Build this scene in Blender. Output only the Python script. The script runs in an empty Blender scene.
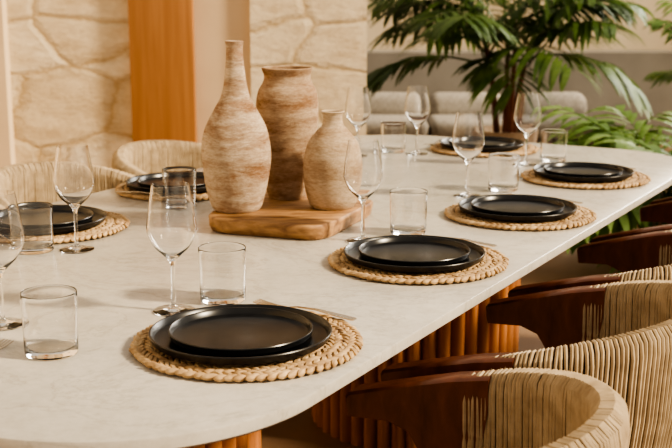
import bpy, bmesh, math, random
from mathutils import Vector, Matrix, noise as mn
random.seed(7)
ANG = math.radians(29.5)
SA, CA = math.sin(ANG), math.cos(ANG)
TZ = 0.75
def W(s, t):            # table frame (s along the table, t across) -> world
    return (s*SA + t*CA, s*CA - t*SA)

# ------------------------------------------------------------ materials
def mat(name, col=(0.8,0.8,0.8), rough=0.5, metal=0.0, spec=0.5):
    m = bpy.data.materials.new(name); m.use_nodes = True
    b = m.node_tree.nodes['Principled BSDF']
    b.inputs['Base Color'].default_value = (*col, 1)
    b.inputs['Roughness'].default_value = rough
    b.inputs['Metallic'].default_value = metal
    b.inputs['Specular IOR Level'].default_value = spec
    return m, m.node_tree, b
def ramp(nt, src, stops):
    r = nt.nodes.new('ShaderNodeValToRGB')
    els = r.color_ramp.elements
    while len(els) < len(stops): els.new(0.5)
    for e, (p, c) in zip(els, stops):
        e.position = p; e.color = (*c, 1)
    nt.links.new(src, r.inputs['Fac']); return r
def coords(nt, scale=(1,1,1), rot=(0,0,0)):
    tc = nt.nodes.new('ShaderNodeTexCoord'); mp = nt.nodes.new('ShaderNodeMapping')
    mp.inputs['Scale'].default_value = scale; mp.inputs['Rotation'].default_value = rot
    nt.links.new(tc.outputs['Object'], mp.inputs['Vector']); return mp.outputs['Vector']
def noise(nt, vec, scale, detail=5, rough=0.55, dist=0.0):
    n = nt.nodes.new('ShaderNodeTexNoise')
    n.inputs['Scale'].default_value = scale; n.inputs['Detail'].default_value = detail
    n.inputs['Roughness'].default_value = rough; n.inputs['Distortion'].default_value = dist
    nt.links.new(vec, n.inputs['Vector']); return n.outputs['Fac']
def bump(nt, b, h, strength, dist=0.01):
    n = nt.nodes.new('ShaderNodeBump'); n.inputs['Strength'].default_value = strength
    n.inputs['Distance'].default_value = dist
    nt.links.new(h, n.inputs['Height']); nt.links.new(n.outputs['Normal'], b.inputs['Normal'])
def mixc(nt, fac, a, bb, mode='MIX'):
    n = nt.nodes.new('ShaderNodeMix'); n.data_type = 'RGBA'; n.blend_type = mode
    if isinstance(fac, float): n.inputs[0].default_value = fac
    else: nt.links.new(fac, n.inputs[0])
    for i, v in ((6, a), (7, bb)):
        if isinstance(v, tuple): n.inputs[i].default_value = (*v, 1)
        else: nt.links.new(v, n.inputs[i])
    return n.outputs[2]
def noise_mat(name, stops, scale, rough=0.6, cs=(1,1,1), bmp=0.0, detail=5, metal=0, spec=0.5, dist=0.0, bd=0.005):
    m, nt, b = mat(name, rough=rough, metal=metal, spec=spec)
    f = noise(nt, coords(nt, cs), scale, detail, dist=dist)
    nt.links.new(ramp(nt, f, stops).outputs['Color'], b.inputs['Base Color'])
    if bmp: bump(nt, b, f, bmp, bd)
    return m

M_TOP, nt, b = mat('table_stone', rough=0.23)
v = coords(nt)
r1 = ramp(nt, noise(nt, v, 3.0, 8, 0.6, 0.6), [(0.3,(0.49,0.455,0.40)),(0.7,(0.61,0.575,0.515))])
r2 = ramp(nt, noise(nt, v, 2.4, 10, 0.68, 1.5), [(0.480,(1,1,1)),(0.5,(0.86,0.85,0.83)),(0.52,(1,1,1))])
r3 = ramp(nt, noise(nt, v, 50, 5, 0.72), [(0.35,(0.90,0.89,0.87)),(0.58,(1,1,1))])
c = mixc(nt, 1.0, r1.outputs[0], r2.outputs[0], 'MULTIPLY')
c = mixc(nt, 1.0, c, r3.outputs[0], 'MULTIPLY')
nt.links.new(c, b.inputs['Base Color'])

def wood(name, dark, light, cs, scale=6, rough=0.5):
    return noise_mat(name, [(0.3, dark), (0.7, light)], scale, rough, cs, 0.1, 8, dist=0.4)
M_SLAT = wood('slat_wood', (0.31,0.12,0.044), (0.56,0.245,0.095), (6,6,0.6), 5, 0.40)
M_DARKW = wood('walnut_wood', (0.085,0.025,0.012), (0.175,0.058,0.027), (5,5,2), 7, 0.34)
M_BOARD = wood('board_wood', (0.17,0.08,0.035), (0.52,0.31,0.15), (2.5,9,10), 4.5, 0.5)
M_PANEL = wood('panel_wood', (0.33,0.145,0.052), (0.47,0.235,0.095), (8,8,0.35), 2.5, 0.5)
M_BLACK = noise_mat('black_stoneware', [(0.4,(0.009,0.009,0.010)),(0.7,(0.016,0.016,0.017))], 40, 0.29, bmp=0.03, bd=0.001)
M_STRAW = noise_mat('woven_straw', [(0.28,(0.22,0.12,0.055)),(0.45,(0.48,0.32,0.17)),(0.72,(0.70,0.52,0.31))], 32, 0.75, bmp=0.5, bd=0.002)
M_ROPE = noise_mat('rope_cord', [(0.3,(0.35,0.26,0.16)),(0.7,(0.53,0.42,0.28))], 30, 0.85)
M_CUSH = noise_mat('cream_fabric', [(0.3,(0.60,0.55,0.48)),(0.7,(0.74,0.69,0.62))], 80, 0.95, bmp=0.2)
M_SOFA = noise_mat('taupe_fabric', [(0.3,(0.25,0.22,0.185)),(0.7,(0.38,0.34,0.29))], 40, 0.95, bmp=0.2)
M_METAL, _, _ = mat('brushed_steel', (0.66,0.61,0.54), 0.25, 1.0)
M_PLASTER = noise_mat('plaster_warm', [(0.3,(0.66,0.52,0.36)),(0.7,(0.74,0.60,0.43))], 2.5, 0.9, bmp=0.1)
M_FARW = noise_mat('far_plaster', [(0.3,(0.62,0.50,0.35)),(0.7,(0.82,0.71,0.53))], 1.0, 0.9)
M_GREY = noise_mat('grey_concrete', [(0.3,(0.19,0.17,0.145)),(0.7,(0.27,0.245,0.21))], 2.0, 0.85)
M_FLOOR = noise_mat('floor_stone', [(0.3,(0.20,0.12,0.07)),(0.7,(0.30,0.19,0.115))], 2.0, 0.6)
M_POT = noise_mat('pot_clay', [(0.3,(0.30,0.22,0.16)),(0.7,(0.40,0.31,0.23))], 6, 0.8)
def leafmat(name, a, c2):
    m, nt, b = mat(name, rough=0.4)
    f = noise(nt, coords(nt), 5, 3)
    rr = ramp(nt, f, [(0.3,a),(0.7,c2)])
    nt.links.new(rr.outputs[0], b.inputs['Base Color'])
    tr = nt.nodes.new('ShaderNodeBsdfTranslucent'); nt.links.new(rr.outputs[0], tr.inputs['Color'])
    mx = nt.nodes.new('ShaderNodeMixShader'); mx.inputs[0].default_value = 0.35
    out = nt.nodes['Material Output']
    nt.links.new(b.outputs[0], mx.inputs[1]); nt.links.new(tr.outputs[0], mx.inputs[2])
    nt.links.new(mx.outputs[0], out.inputs['Surface']); return m
M_LEAF = leafmat('palm_leaf', (0.04,0.08,0.018), (0.13,0.20,0.05))
M_LEAF2 = leafmat('shrub_leaf', (0.09,0.17,0.04), (0.24,0.35,0.10))
# stone cladding: irregular courses of rough limestone
M_STONE, nt, b = mat('stone_cladding', rough=0.88)
v = coords(nt, (0.75,1,1.45))
nn = nt.nodes.new('ShaderNodeTexNoise'); nn.inputs['Scale'].default_value = 5; nn.inputs['Detail'].default_value = 8; nn.inputs['Roughness'].default_value = 0.7
nt.links.new(v, nn.inputs['Vector'])
add = nt.nodes.new('ShaderNodeVectorMath'); add.operation = 'MULTIPLY_ADD'
nt.links.new(nn.outputs['Color'], add.inputs[0]); add.inputs[1].default_value = (0.12,0.12,0.12); nt.links.new(v, add.inputs[2])
vo = nt.nodes.new('ShaderNodeTexVoronoi'); vo.feature = 'DISTANCE_TO_EDGE'; vc = nt.nodes.new('ShaderNodeTexVoronoi')
for q in (vo, vc):
    q.inputs['Scale'].default_value = 2.2; q.inputs['Randomness'].default_value = 0.78
    nt.links.new(add.outputs[0], q.inputs['Vector'])
crack = ramp(nt, vo.outputs['Distance'], [(0.0,(0.74,0.65,0.53)),(0.010,(0.90,0.85,0.77)),(0.04,(1,1,1))])
tone = ramp(nt, noise(nt, v, 7, 12, 0.75), [(0.32,(0.66,0.54,0.37)),(0.6,(0.87,0.775,0.595))])
sep = nt.nodes.new('ShaderNodeSeparateColor'); nt.links.new(vc.outputs['Color'], sep.inputs[0])
cell = ramp(nt, sep.outputs[0], [(0,(0.85,0.80,0.73)),(1,(1,1,1))])
c = mixc(nt, 1.0, tone.outputs[0], crack.outputs[0], 'MULTIPLY'); c = mixc(nt, 1.0, c, cell.outputs[0], 'MULTIPLY')
nt.links.new(c, b.inputs['Base Color'])
rb = ramp(nt, vo.outputs['Distance'], [(0,(0,0,0)),(0.06,(1,1,1))])
hh = mixc(nt, 0.65, rb.outputs[0], noise(nt, v, 5, 12, 0.72)); bump(nt, b, hh, 0.8, 0.04)
# glass
M_GLASS, nt, b = mat('clear_glass', (1,1,1), 0.0)
b.inputs['Transmission Weight'].default_value = 1.0; b.inputs['IOR'].default_value = 1.45
def clay(name, terra, white, seed, bias=0.5, amt=0.85):
    m, nt, b = mat(name, rough=0.92, spec=0.25)
    v = coords(nt, (2.4,2.4,9)); tc = nt.nodes.new('ShaderNodeMapping'); tc.inputs['Location'].default_value = (seed,seed,seed)
    nt.links.new(v, tc.inputs['Vector'])
    f = noise(nt, tc.outputs[0], 2.2, 12, 0.8, 0.2)
    base = ramp(nt, noise(nt, tc.outputs[0], 1.0, 3), [(0.3,tuple(x*0.75 for x in terra)),(0.7,terra)])
    msk = ramp(nt, f, [(bias-0.10,(0,0,0)),(bias+0.10,(amt,amt,amt))])
    c = mixc(nt, msk.outputs[0], base.outputs[0], white)
    fine = ramp(nt, noise(nt, coords(nt,(12,12,45)), 8, 8, 0.7), [(0.35,(0.74,0.70,0.66)),(0.6,(1,1,1))])
    c = mixc(nt, 1.0, c, fine.outputs[0], 'MULTIPLY')
    nt.links.new(c, b.inputs['Base Color']); bump(nt, b, f, 0.8, 0.009); return m
M_V1 = clay('clay_washed', (0.37,0.205,0.11), (0.69,0.58,0.45), 1.3, 0.468)
M_V2 = clay('clay_rust', (0.33,0.185,0.10), (0.60,0.47,0.34), 5.1, 0.51)
M_V3 = clay('clay_tan', (0.41,0.265,0.155), (0.68,0.56,0.42), 9.4, 0.478)

# ------------------------------------------------------------ mesh helpers
def mk(name, vs, fs, m, smooth=True, loc=(0,0,0), parent=None, rz=0.0):
    me = bpy.data.meshes.new(name); me.from_pydata([tuple(v) for v in vs], [], fs); me.update()
    bm = bmesh.new(); bm.from_mesh(me); bmesh.ops.recalc_face_normals(bm, faces=bm.faces); bm.to_mesh(me); bm.free()
    if smooth:
        me.polygons.foreach_set('use_smooth', [True]*len(me.polygons))
        try: me.set_sharp_from_angle(angle=math.radians(38))
        except Exception: pass
    me.materials.append(m)
    o = bpy.data.objects.new(name, me); bpy.context.collection.objects.link(o)
    o.location = loc; o.rotation_euler = (0,0,rz)
    if parent: o.parent = parent
    return o
def inst(src, name, loc, rz=0.0, parent=None):
    o = bpy.data.objects.new(name, src.data); bpy.context.collection.objects.link(o)
    o.location = loc; o.rotation_euler = (0,0,rz)
    if parent: o.parent = parent
    return o
def lathe(prof, seg=48, wob=None):
    vs, fs = [], []
    n = len(prof)
    for i,(r,z) in enumerate(prof):
        for k in range(seg):
            a = 2*math.pi*k/seg; rr = r
            if wob: rr = r*(1+wob*mn.noise(Vector((math.cos(a)*1.3, math.sin(a)*1.3, z*14))))
            vs.append((rr*math.cos(a), rr*math.sin(a), z))
    for i in range(n-1):
        for k in range(seg):
            k2 = (k+1)%seg
            fs.append((i*seg+k, i*seg+k2, (i+1)*seg+k2, (i+1)*seg+k))
    fs.append(tuple(range(seg))[::-1]); fs.append(tuple((n-1)*seg+k for k in range(seg)))
    return vs, fs
def smooth_prof(pts, sub=5):
    out = []
    P = [pts[0]]+list(pts)+[pts[-1]]
    for i in range(1, len(P)-2):
        for j in range(sub):
            t = j/sub
            q = [0.5*((2*P[i][k])+(-P[i-1][k]+P[i+1][k])*t+(2*P[i-1][k]-5*P[i][k]+4*P[i+1][k]-P[i+2][k])*t*t+(-P[i-1][k]+3*P[i][k]-3*P[i+1][k]+P[i+2][k])*t**3) for k in (0,1)]
            out.append((max(q[0],0.0005), q[1]))
    out.append(pts[-1]); return out
def tube(vs, fs, pts, rad, sides=6, caps=True, up=Vector((0,0,1)), flat=1.0):
    base = len(vs); n = len(pts); pts = [Vector(p) for p in pts]
    for i,p in enumerate(pts):
        d = (pts[min(i+1,n-1)]-pts[max(i-1,0)]).normalized()
        u = up if abs(d.dot(up)) < 0.95 else Vector((1,0,0))
        x = d.cross(u).normalized(); y = x.cross(d).normalized()
        r = rad[i] if isinstance(rad,(list,tuple)) else rad
        for k in range(sides):
            a = 2*math.pi*k/sides
            vs.append(p + x*math.cos(a)*r + y*math.sin(a)*r*flat)
    for i in range(n-1):
        for k in range(sides):
            k2 = (k+1)%sides
            fs.append((base+i*sides+k, base+i*sides+k2, base+(i+1)*sides+k2, base+(i+1)*sides+k))
    if caps:
        fs.append(tuple(base+k for k in range(sides))[::-1]); fs.append(tuple(base+(n-1)*sides+k for k in range(sides)))
def box(name, size, loc, m, bev=0.0, parent=None, rz=0.0, seg=3):
    bm = bmesh.new(); bmesh.ops.create_cube(bm, size=1)
    bmesh.ops.scale(bm, vec=size, verts=bm.verts)
    if bev: bmesh.ops.bevel(bm, geom=list(bm.edges), offset=bev, segments=seg, profile=0.5, affect='EDGES')
    me = bpy.data.meshes.new(name); bm.to_mesh(me); bm.free()
    if bev: me.polygons.foreach_set('use_smooth', [True]*len(me.polygons))
    me.materials.append(m)
    o = bpy.data.objects.new(name, me); bpy.context.collection.objects.link(o); o.location = loc; o.rotation_euler=(0,0,rz)
    if parent: o.parent = parent
    return o
def empty(name, loc=(0,0,0), rz=0):
    e = bpy.data.objects.new(name, None); bpy.context.collection.objects.link(e); e.location = loc; e.rotation_euler=(0,0,rz)
    e.empty_display_size = 0.1
    return e

# ------------------------------------------------------------ dining table
table = empty('dining_table')
S0,S1,T0,T1,RC = 1.04,4.14,-2.225,-0.832,0.355
def outline(inset):
    r = RC-inset; pts = []
    for cs,ct,a0 in ((S1-RC,T1-RC,0),(S0+RC,T1-RC,90),(S0+RC,T0+RC,180),(S1-RC,T0+RC,270)):
        for k in range(25):
            a = math.radians(a0+90*k/24); pts.append(W(cs+r*math.cos(a), ct+r*math.sin(a)))
    return pts
loops = [(0.06,0.712),(0.028,0.716),(0.004,0.727),(0.0,0.731),(0.0,0.7465),(0.001,0.749),(0.0035,0.75)]
vs, fs = [], []
for ins,z in loops: vs += [(x,y,z) for x,y in outline(ins)]
N = 100
for i in range(len(loops)-1):
    for k in range(N): fs.append((i*N+k, i*N+(k+1)%N, (i+1)*N+(k+1)%N, (i+1)*N+k))
fs.append(tuple(range(N))[::-1]); fs.append(tuple((len(loops)-1)*N+k for k in range(N)))
mk('tabletop', vs, fs, M_TOP, parent=table)
def pedestal(name, s, t):
    NS, PP, R = 44, 8, 0.318; vs, fs = [], []
    for z in (0.0, 0.712):
        for k in range(NS*PP):
            a = 2*math.pi*k/(NS*PP); ph = (k%PP)/PP
            r = R - 0.02 + 0.026*math.sin(math.pi*ph)**0.6
            vs.append((r*math.cos(a), r*math.sin(a), z))
    n = NS*PP
    for k in range(n): fs.append((k,(k+1)%n,n+(k+1)%n,n+k))
    fs.append(tuple(range(n))[::-1]); fs.append(tuple(range(n,2*n)))
    x,y = W(s,t); mk(name, vs, fs, M_SLAT, loc=(x,y,0), parent=table)
pedestal('pedestal_1', 1.73, -1.53)
pedestal('pedestal_2', 3.15, -1.50)

# ------------------------------------------------------------ placemats / plates / forks
def build_mat():
    vs, fs = [], []
    sv, sf = lathe([(0.001,0),(0.180,0),(0.182,0.002),(0.182,0.006),(0.18,0.008),(0.001,0.008)], 48)
    vs += sv; fs += sf
    def lump(c, ang, a, bw, h):
        base = len(vs); NU, NV = 6, 5
        ca, sa = math.cos(ang), math.sin(ang)
        for j in range(NV+1):
            ph = math.pi*j/NV
            for i in range(NU):
                th = 2*math.pi*i/NU
                x = a*math.cos(ph); y = bw*math.sin(ph)*math.cos(th); z = h*math.sin(ph)*math.sin(th)
                vs.append((c[0]+x*ca-y*sa, c[1]+x*sa+y*ca, c[2]+z))
        for j in range(NV):
            for i in range(NU):
                i2=(i+1)%NU; fs.append((base+j*NU+i, base+j*NU+i2, base+(j+1)*NU+i2, base+(j+1)*NU+i))
    for R,nl in ((0.1815,72),(0.1585,63),(0.1355,54),(0.1125,45)):
        for k in range(nl):
            for sgn,dr in ((1,0.0055),(-1,-0.0055)):
                a = 2*math.pi*(k+(0.25 if sgn>0 else -0.25))/nl + random.uniform(-.012,.012)
                r = R+dr+random.uniform(-.0016,.0016)
                lump((r*math.cos(a), r*math.sin(a), 0.0075+random.uniform(-.0006,.0006)), a+math.pi/2+sgn*0.55+random.uniform(-.12,.12),
                     0.0128+random.uniform(-.0015,.002), 0.0056, 0.0062)
    return vs, fs
mats_xy = [(-.148,1.860,'R'),(.178,2.436,'R'),(.478,2.946,'R'),(.767,3.517,'R'),(.534,4.140,'H'),(-.707,2.797,'L'),(-.447,3.326,'L'),(-.12,3.815,'L')]
vs, fs = build_mat()
vp = [(0.001,0.0),(0.120,0.0),(0.135,0.002),(0.148,0.007),(0.152,0.0175),(0.151,0.019),(0.149,0.019),(0.1465,0.0165),(0.143,0.0080),(0.134,0.0052),(0.001,0.0045)]
vp2 = [(r*0.79, z*0.92) for r,z in vp]
def fork_mesh():
    vs, fs = [], []
    st = [(-0.100,0.0055,0.003),(-0.095,0.0085,0.003),(-0.06,0.0072,0.006),(-0.02,0.0042,0.010),(0.02,0.0028,0.009),(0.04,0.0035,0.005),(0.05,0.010,0.003),(0.062,0.0122,0.0025),(0.07,0.0122,0.003)]
    th = 0.0018
    for x,w,z in st: vs += [(x,-w,z),(x,w,z),(x,w,z+th),(x,-w,z+th)]
    for i in range(len(st)-1):
        for k in range(4): fs.append((i*4+k,i*4+(k+1)%4,(i+1)*4+(k+1)%4,(i+1)*4+k))
    fs.append((3,2,1,0)); e=(len(st)-1)*4; fs.append((e,e+1,e+2,e+3))
    for j in range(4):
        y = -0.0104+j*0.00693
        b0=len(vs)
        for x,w,z in ((0.069,0.0018,0.003),(0.09,0.0015,0.0055),(0.108,0.0008,0.009)):
            vs += [(x,y-w,z),(x,y+w,z),(x,y+w,z+th),(x,y-w,z+th)]
        for i in range(2):
            for k in range(4): fs.append((b0+i*4+k,b0+i*4+(k+1)%4,b0+(i+1)*4+(k+1)%4,b0+(i+1)*4+k))
        fs.append((b0+3,b0+2,b0+1,b0)); fs.append((b0+8,b0+9,b0+10,b0+11))
    return vs, fs
fv, ff = fork_mesh()
MZ = TZ+0.0140
src = {}
def put(key, name, builder, m, loc, rz=0.0, **kw):
    if key not in src:
        a,b_ = builder(); src[key] = mk(name, a, b_, m, loc=loc, rz=rz, **kw); return src[key]
    return inst(src[key], name, loc, rz)
angn = math.atan2(-SA, CA)
for i,(x,y,side) in enumerate(mats_xy):
    put('mat','woven_placemat', lambda:(vs,fs), M_STRAW, (x,y,TZ+0.0005), i*0.7)
    px,py = x-0.010, y-0.014
    put('plate','dinner_plate', lambda:lathe(vp,72), M_BLACK, (px,py,MZ))
    put('plate2','salad_plate', lambda:lathe(vp2,72), M_BLACK, (px,py,MZ+0.0048))
    if side=='R': fx,fy,fa = x+SA*0.175+CA*.010, y+CA*0.175-SA*.010, angn+math.pi
    elif side=='L': fx,fy,fa = x-SA*0.178, y-CA*0.178, angn
    else: fx,fy,fa = x-CA*0.178, y+SA*0.178, math.pi/2-ANG+math.pi
    put('fork','dinner_fork', lambda:(fv,ff), M_METAL, (fx,fy,TZ+0.0118), fa)
put('fork','dinner_fork', None, M_METAL, (-0.603,1.77,TZ-0.002), math.pi/2-ANG)

# ------------------------------------------------------------ glasses
wo = smooth_prof([(0.0385,0.0015),(0.037,0.003),(0.02,0.0055),(0.006,0.011),(0.0042,0.03),(0.004,0.07),(0.0052,0.092),(0.014,0.104),(0.032,0.122),(0.0435,0.145),(0.0455,0.160),(0.042,0.19),(0.0345,0.238)],4)
wi = smooth_prof([(0.0335,0.2382),(0.0410,0.19),(0.0445,0.160),(0.0425,0.145),(0.0310,0.1228),(0.012,0.107),(0.002,0.1025)],4)
wprof = [(0.001,0.0),(0.0385,0.0)]+wo+wi+[(0.0005,0.1025)]
for x,y in ((-.300,2.064),(-.592,1.975),(-.588,2.559),(.063,2.651),(.372,3.230),(.630,3.793),(.285,4.039),(.0767,3.993)):
    put('wine','wine_glass', lambda:lathe(wprof,48), M_GLASS, (x,y,TZ+0.0006))
tp = [(0.001,0.0),(0.0405,0.0),(0.0420,0.0006),(0.0430,0.002),(0.0433,0.005),(0.0436,0.015),(0.0440,0.03),(0.0444,0.05),(0.0449,0.075),(0.0453,0.095),(0.0454,0.102),
      (0.0452,0.1036),(0.0447,0.1043),(0.0442,0.1036),(0.0440,0.102),(0.0439,0.095),(0.0435,0.075),(0.0430,0.05),(0.0426,0.03),(0.0422,0.019),(0.0415,0.0150),(0.0395,0.0125),(0.036,0.0115),(0.001,0.011)]
for x,y in ((-.2165,2.139),(-.467,1.817),(-.683,2.552),(.1745,2.739),(-.421,3.068),(.4876,3.326),(.735,3.879),(.205,4.10)):
    put('tumb','water_tumbler', lambda:lathe(tp,64), M_GLASS, (x,y,TZ+0.0006))

# ------------------------------------------------------------ serving board + vases (live-edge slab)
corn = [Vector((-.328,2.745)),Vector((-.030,2.632)),Vector((.110,2.975)),Vector((-.20,3.19))]
pl = []
cen = Vector((-.112,2.88))
for i in range(4):
    a, b2 = corn[i], corn[(i+1)%4]
    for k in range(18):
        t = k/18; p = a.lerp(b2, t)
        d = (p-cen)
        rnd = 1.0 - 0.075*max(0,1-min(t,1-t)*6)**1.5
        pl.append(cen+d*(rnd+0.035*mn.noise(Vector((p.x*11,p.y*11,1)))+0.012*mn.noise(Vector((p.x*40,p.y*40,3)))))
n=len(pl); vs3, fs3 = [], []
BH = 0.039
lev = ((0.001,0.955),(0.005,0.975),(0.016,0.992),(0.028,1.003),(BH-0.004,1.0),(BH-0.001,0.992),(BH,0.98))
for z,k in lev:
    for p in pl:
        q = cen+(p-cen)*(k+ (0.02*mn.noise(Vector((p.x*22,p.y*22,z*60)))*(1 if z<BH-0.002 else 0.3))); vs3.append((q.x-cen.x,q.y-cen.y,z))
for i in range(len(lev)-1):
    for k in range(n): fs3.append((i*n+k,i*n+(k+1)%n,(i+1)*n+(k+1)%n,(i+1)*n+k))
fs3.append(tuple(range(n))[::-1]); fs3.append(tuple((len(lev)-1)*n+k for k in range(n)))
mk('wooden_serving_board', vs3, fs3, M_BOARD, loc=(cen.x,cen.y,TZ))
BZ = TZ+BH+0.0005
def vase(name, x, y, pts, m, wob=0.03):
    outer = smooth_prof(pts,6)
    rt, zt = pts[-1]
    prof = [(0.001,0.0)]+outer+[(rt-0.003,zt+0.002),(rt-0.006,zt),(rt-0.008,zt-0.03),(0.001,zt-0.05)]
    v_, f_ = lathe(prof,64,wob); mk(name, v_, f_, m, loc=(x,y,BZ))
vase('clay_bottle_vase', -.247, 2.84, [(0.056,0.0),(0.064,0.012),(0.074,0.048),(0.082,0.095),(0.086,0.135),(0.083,0.172),(0.073,0.212),(0.053,0.250),(0.037,0.278),(0.029,0.308),(0.0245,0.342),(0.0210,0.38),(0.0205,0.402),(0.023,0.415)], M_V1)
vase('clay_urn_vase', -.127, 3.01, [(0.05,0.0),(0.056,0.02),(0.065,0.08),(0.074,0.15),(0.081,0.212),(0.081,0.25),(0.074,0.282),(0.064,0.300),(0.060,0.317),(0.064,0.330),(0.067,0.338)], M_V2)
vase('clay_jar', -.008, 2.87, [(0.052,0.0),(0.060,0.012),(0.070,0.05),(0.074,0.095),(0.071,0.132),(0.061,0.165),(0.041,0.192),(0.028,0.206),(0.024,0.220),(0.025,0.234),(0.030,0.241)], M_V3, 0.02)

# ------------------------------------------------------------ dining chairs
TH = 1.70
def railz(th):
    return 0.697+0.075*max(0.0, math.cos(th*math.pi/2/TH))**0.85
def build_chair():
    parts = {}
    v_, f_ = [], []
    NSTR = 116
    for k in range(NSTR):
        th0 = -TH + 2*TH*k/(NSTR-1)
        zt = railz(th0); path = []
        ja, jb, jr = random.uniform(-.006,.006), random.uniform(-.006,.006), random.uniform(-.0008,.0008)
        prof = ((0.232,0.40),(0.242,0.50),(0.250,0.60),(0.246,zt-0.035),(0.247,zt-0.014),(0.257,zt),(0.275,zt+0.002),(0.290,zt-0.010),(0.294,zt-0.032),(0.284,0.60),(0.266,0.50),(0.248,0.40))
        for q,(r,z) in enumerate(prof):
            th = th0 + ja*math.sin(q*0.9) + jb*math.cos(q*0.6); dx, dy = math.sin(th), -math.cos(th)
            path.append((dx*(r+jr), dy*(r+jr), z))
        dx, dy = math.sin(th0), -math.cos(th0)
        tube(v_, f_, path, 0.0038, 6, up=Vector((-dy,dx,0)))
    parts['rope_back'] = (v_, f_, M_ROPE)
    v_, f_ = [], []
    pts = [(math.sin(t)*0.27, -math.cos(t)*0.27, railz(t)-0.023) for t in [(-TH+2*TH*k/40) for k in range(41)]]
    tube(v_, f_, pts, 0.0155, 8)
    pts = [(math.sin(t)*0.240, -math.cos(t)*0.240, 0.40) for t in [(-TH+2*TH*k/40) for k in range(41)]]
    tube(v_, f_, pts, 0.016, 8)
    pts = [(0.235*math.sin(t), -0.235*math.cos(t), 0.385) for t in [math.pi*2*k/48 for k in range(49)]]
    tube(v_, f_, pts, 0.02, 8)
    parts['rail_frame'] = (v_, f_, M_DARKW)
    for sg in (-1,1):
        poly = [(-0.01,0.708),(0.06,0.694),(0.14,0.672),(0.245,0.640),(0.250,0.632),(0.246,0.602),(0.17,0.606),(0.135,0.590),(0.105,0.545),(0.088,0.48),(0.078,0.40),(0.072,0.20),(0.07,0.0),
                (0.03,0.0),(0.025,0.20),(0.018,0.40),(0.008,0.52),(0.0,0.60),(-0.010,0.65)]
        n = len(poly); v_, f_ = [], []
        def xo(y,z): return sg*(0.268 - 0.05*max(0,y))
        for off,k in ((-0.020,0.0),(-0.016,0.004),(0.016,0.004),(0.020,0.0)):
            for y,z in poly:
                w = 1.35 if z>0.60 else 1.0
                v_.append((xo(y,z)+off*w, y + (k if y>0.15 else 0), z + (k if z>0.63 else 0)))
        for i in range(3):
            for k in range(n): f_.append((i*n+k,i*n+(k+1)%n,(i+1)*n+(k+1)%n,(i+1)*n+k))
        f_.append(tuple(range(n))[::-1]); f_.append(tuple(3*n+k for k in range(n)))
        parts['arm_leg_%d'%(1 if sg<0 else 2)] = (v_, f_, M_DARKW)
        v_, f_ = [], []
        a = sg*0.75
        tube(v_, f_, [(math.sin(a)*r, -math.cos(a)*r, z) for r,z in ((0.29,0.0),(0.262,0.2),(0.235,0.40))], [0.014,0.018,0.021], 10)
        parts['rear_leg_%d'%(1 if sg<0 else 2)] = (v_, f_, M_DARKW)
    cu = [(0.001,0.395),(0.20,0.395),(0.220,0.405),(0.224,0.43),(0.215,0.452),(0.18,0.462),(0.001,0.466)]
    v_, f_ = lathe(cu,40); parts['seat_cushion'] = (v_, f_, M_CUSH)
    return parts
cp = build_chair(); csrc = {}
def chair(s, t, rz):
    x,y = W(s, t); e = empty('dining_chair', (x,y,0), rz)
    for k,(a,b_,m) in cp.items():
        if k in csrc: inst(csrc[k], k, (0,0,0), parent=e)
        else: csrc[k] = mk(k, a, b_, m, parent=e)
RZ = math.pi/2-ANG
for s in (1.45,2.095,2.74,3.37,4.0): chair(s,-0.68,RZ)
for s in (2.09,2.675,3.27,3.86): chair(s,-2.41,RZ+math.pi)

# ------------------------------------------------------------ room shell
box('floor', (18,18,0.1), (0,5,-0.05), M_FLOOR)
H = 3.2; YW = 6.0
box('wall_left', (0.18,7.8,H), (-3.1,2.2,H/2), M_PLASTER)
box('wall_stone_left', (1.95,0.35,H), (-1.045-0.975,YW+0.175,H/2), M_STONE)
box('trim_column', (0.2,0.08,H), (-1.78,YW-0.04,H/2), M_PLASTER)
box('door_1', (0.327,0.07,H), (-0.888,YW-0.02,H/2), M_PANEL, 0.004)
box('wall_plaster', (0.286,0.3,H), (-0.581,YW+0.17,H/2), M_PLASTER)
box('wall_stone_right', (0.596,0.45,H), (-0.140,YW+0.205,H/2), M_STONE)
box('wall_far', (10,0.2,3.6), (3.0,11.0,1.8), M_FARW)
box('wall_low_concrete', (4.4,0.35,0.76), (2.2,9.9,0.38), M_GREY)
sofa = empty('outdoor_sofa', (1.0,8.75,0))
box('base', (1.9,0.8,0.2), (0,0,0.10), M_DARKW, 0.02, sofa)
for i in range(3):
    box('seat_cushion_%d'%i, (0.62,0.72,0.15), (-0.63+i*0.63,-0.03,0.275), M_SOFA, 0.06, sofa, seg=5)
    o = box('back_pillow_%d'%i, (0.60,0.2,0.24), (-0.63+i*0.63,0.14,0.39), M_SOFA, 0.095, sofa, rz=0.1*(i-1), seg=6); o.rotation_euler.x = -0.25

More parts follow.
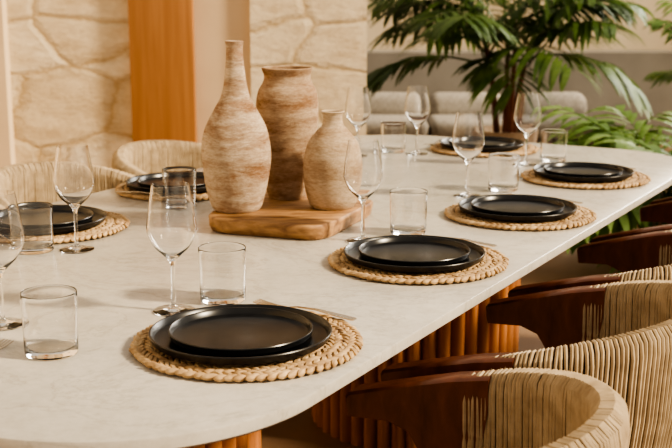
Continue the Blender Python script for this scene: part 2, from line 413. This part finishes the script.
# ------------------------------------------------------------ plants
def frond(vs, fs, base, az, el, L, droop, n, leafL, leafW, bare=0.3, spread=0.9):
    p = Vector(base); pts = [p.copy()]; dirs = []
    NSEG = 12
    for i in range(NSEG):
        e = el - droop*(i/NSEG)**1.3
        d = Vector((math.cos(az)*math.cos(e), math.sin(az)*math.cos(e), math.sin(e))); p = p + d*(L/NSEG); pts.append(p.copy()); dirs.append(d)
    tube(vs, fs, pts, [0.008*(1-0.8*i/NSEG) for i in range(NSEG+1)], 4)
    for k in range(n):
        t = bare+(1-bare)*k/(n-1); f = t*NSEG; i = min(int(f),NSEG-1); q = pts[i].lerp(pts[i+1], f-i); d = dirs[i]
        side = d.cross(Vector((0,0,1))).normalized()
        for sg in (-1,1):
            ll = leafL*(0.65+0.5*math.sin(math.pi*min(1,(t-bare)/(1-bare)*0.9+0.1)))*random.uniform(.85,1.1)
            dd = (d*(1-spread*(1-t)*0.9)+side*sg*spread*random.uniform(.8,1.1)+Vector((0,0,random.uniform(-.1,.25)))).normalized()
            nrm = dd.cross(Vector((0,0,1))).normalized(); b0 = len(vs); pp = q.copy(); dz = 0
            for j,w in enumerate((0.25,0.9,1.0,0.7,0.02)):
                vs.append(pp+nrm*leafW*w/2+Vector((0,0,0.12*leafW*w))); vs.append(pp-nrm*leafW*w/2)
                dz -= 0.16+0.05*j; pp = pp+(dd+Vector((0,0,dz))).normalized()*ll/4
            for j in range(4): fs.append((b0+2*j,b0+2*j+1,b0+2*j+3,b0+2*j+2))
def plant(name, x, y, fronds, lm, pot=(0.2,0.4), stems=True, crown=0.9):
    e = empty(name, (x,y,0))
    r,h = pot
    v_, f_ = lathe([(0.001,0),(r*0.7,0),(r*0.85,h*0.3),(r,h*0.85),(r*1.04,h),(r*0.95,h),(r*0.9,h-0.04),(0.001,h-0.04)],32); mk('pot', v_, f_, M_POT, parent=e)
    v_, f_ = [], []
    for fr in fronds: frond(v_, f_, **fr)
    mk('fronds', v_, f_, lm, smooth=False, parent=e)
    if stems:
        v_, f_ = [], []
        for (bx,by,tx,ty) in ((0,0,0,0),(0.05,0.02,0.14,0.03),(-0.05,0.02,-0.13,0.05),(0.02,-0.05,0.03,-0.1)):
            tube(v_, f_, [(bx,by,h-0.05),(bx*.8+tx*.3,by*.8+ty*.3,(h+crown)/2),(tx,ty,crown+0.03)], [0.022,0.018,0.014], 7)
        mk('stems', v_, f_, M_DARKW, parent=e)
fr = []
for k in range(28):
    az = 2*math.pi*k/28*5 + random.uniform(-.2,.2)
    bx = random.choice([(0,0),(0.14,0.03),(-0.13,0.05),(0.03,-0.1)])
    fr.append(dict(base=(bx[0],bx[1],0.80+0.16*random.random()), az=az, el=random.uniform(0.25,1.35), L=random.uniform(0.7,1.0), droop=random.uniform(0.6,1.3), n=16, leafL=0.36, leafW=0.040))
plant('potted_palm', 1.08, 7.35, fr, M_LEAF, (0.2,0.42), True, 0.92)
fr = []
for k in range(40):
    az = random.uniform(0,2*math.pi)
    fr.append(dict(base=(random.uniform(-.1,.1),random.uniform(-.1,.1),0.30), az=az, el=random.uniform(-0.1,1.4), L=random.uniform(0.45,0.78), droop=random.uniform(0.6,1.7), n=9, leafL=0.27, leafW=0.05, bare=0.3))
plant('potted_fern', 1.64, 5.45, fr, M_LEAF2, (0.2,0.32), False)
fr = []
for k in range(30):
    az = random.uniform(0,2*math.pi)
    fr.append(dict(base=(random.uniform(-.15,.15),random.uniform(-.15,.15),0.42), az=az, el=random.uniform(0.6,1.5), L=random.uniform(0.8,1.15), droop=random.uniform(0.5,1.2), n=14, leafL=0.3, leafW=0.055, bare=0.25))
plant('garden_shrub', 3.15, 8.2, fr, M_LEAF2, (0.26,0.45), False)

# ------------------------------------------------------------ light
w = bpy.data.worlds.new('World'); bpy.context.scene.world = w; w.use_nodes = True
bg = w.node_tree.nodes['Background']; bg.inputs[0].default_value = (1.0,0.89,0.75,1); bg.inputs[1].default_value = 0.45
def sun(name, to, e, ang, col):
    l = bpy.data.lights.new(name,'SUN'); l.energy = e; l.angle = math.radians(ang); l.color = col
    o = bpy.data.objects.new(name,l); bpy.context.collection.objects.link(o)
    o.rotation_euler = Vector(to).to_track_quat('Z','Y').to_euler()
sun('sun', (0.75,-0.22,0.5), 4.3, 7, (1,0.84,0.61))
def area(name, loc, target, size, e, col):
    l = bpy.data.lights.new(name,'AREA'); l.energy = e; l.size = size; l.color = col
    o = bpy.data.objects.new(name,l); bpy.context.collection.objects.link(o); o.location = loc
    o.rotation_euler = (Vector(loc)-Vector(target)).to_track_quat('Z','Y').to_euler()
area('garden_light', (4.0,8.0,3.0), (0,2.5,0.7), 2.5, 190, (1,0.94,0.84))

# ------------------------------------------------------------ camera
cd = bpy.data.cameras.new('camera'); cd.lens = 62; cd.sensor_width = 36
cam = bpy.data.objects.new('camera', cd); bpy.context.collection.objects.link(cam)
cam.location = (0,0,1.35); cam.rotation_euler = (math.radians(90-11.9),0,0)
cd.dof.use_dof = True; cd.dof.focus_distance = 2.15; cd.dof.aperture_fstop = 6.8
cd.clip_start = 0.05
bpy.context.scene.camera = cam
bpy.context.scene.view_settings.look = 'AgX - High Contrast'
bpy.context.scene.view_settings.exposure = 0.3
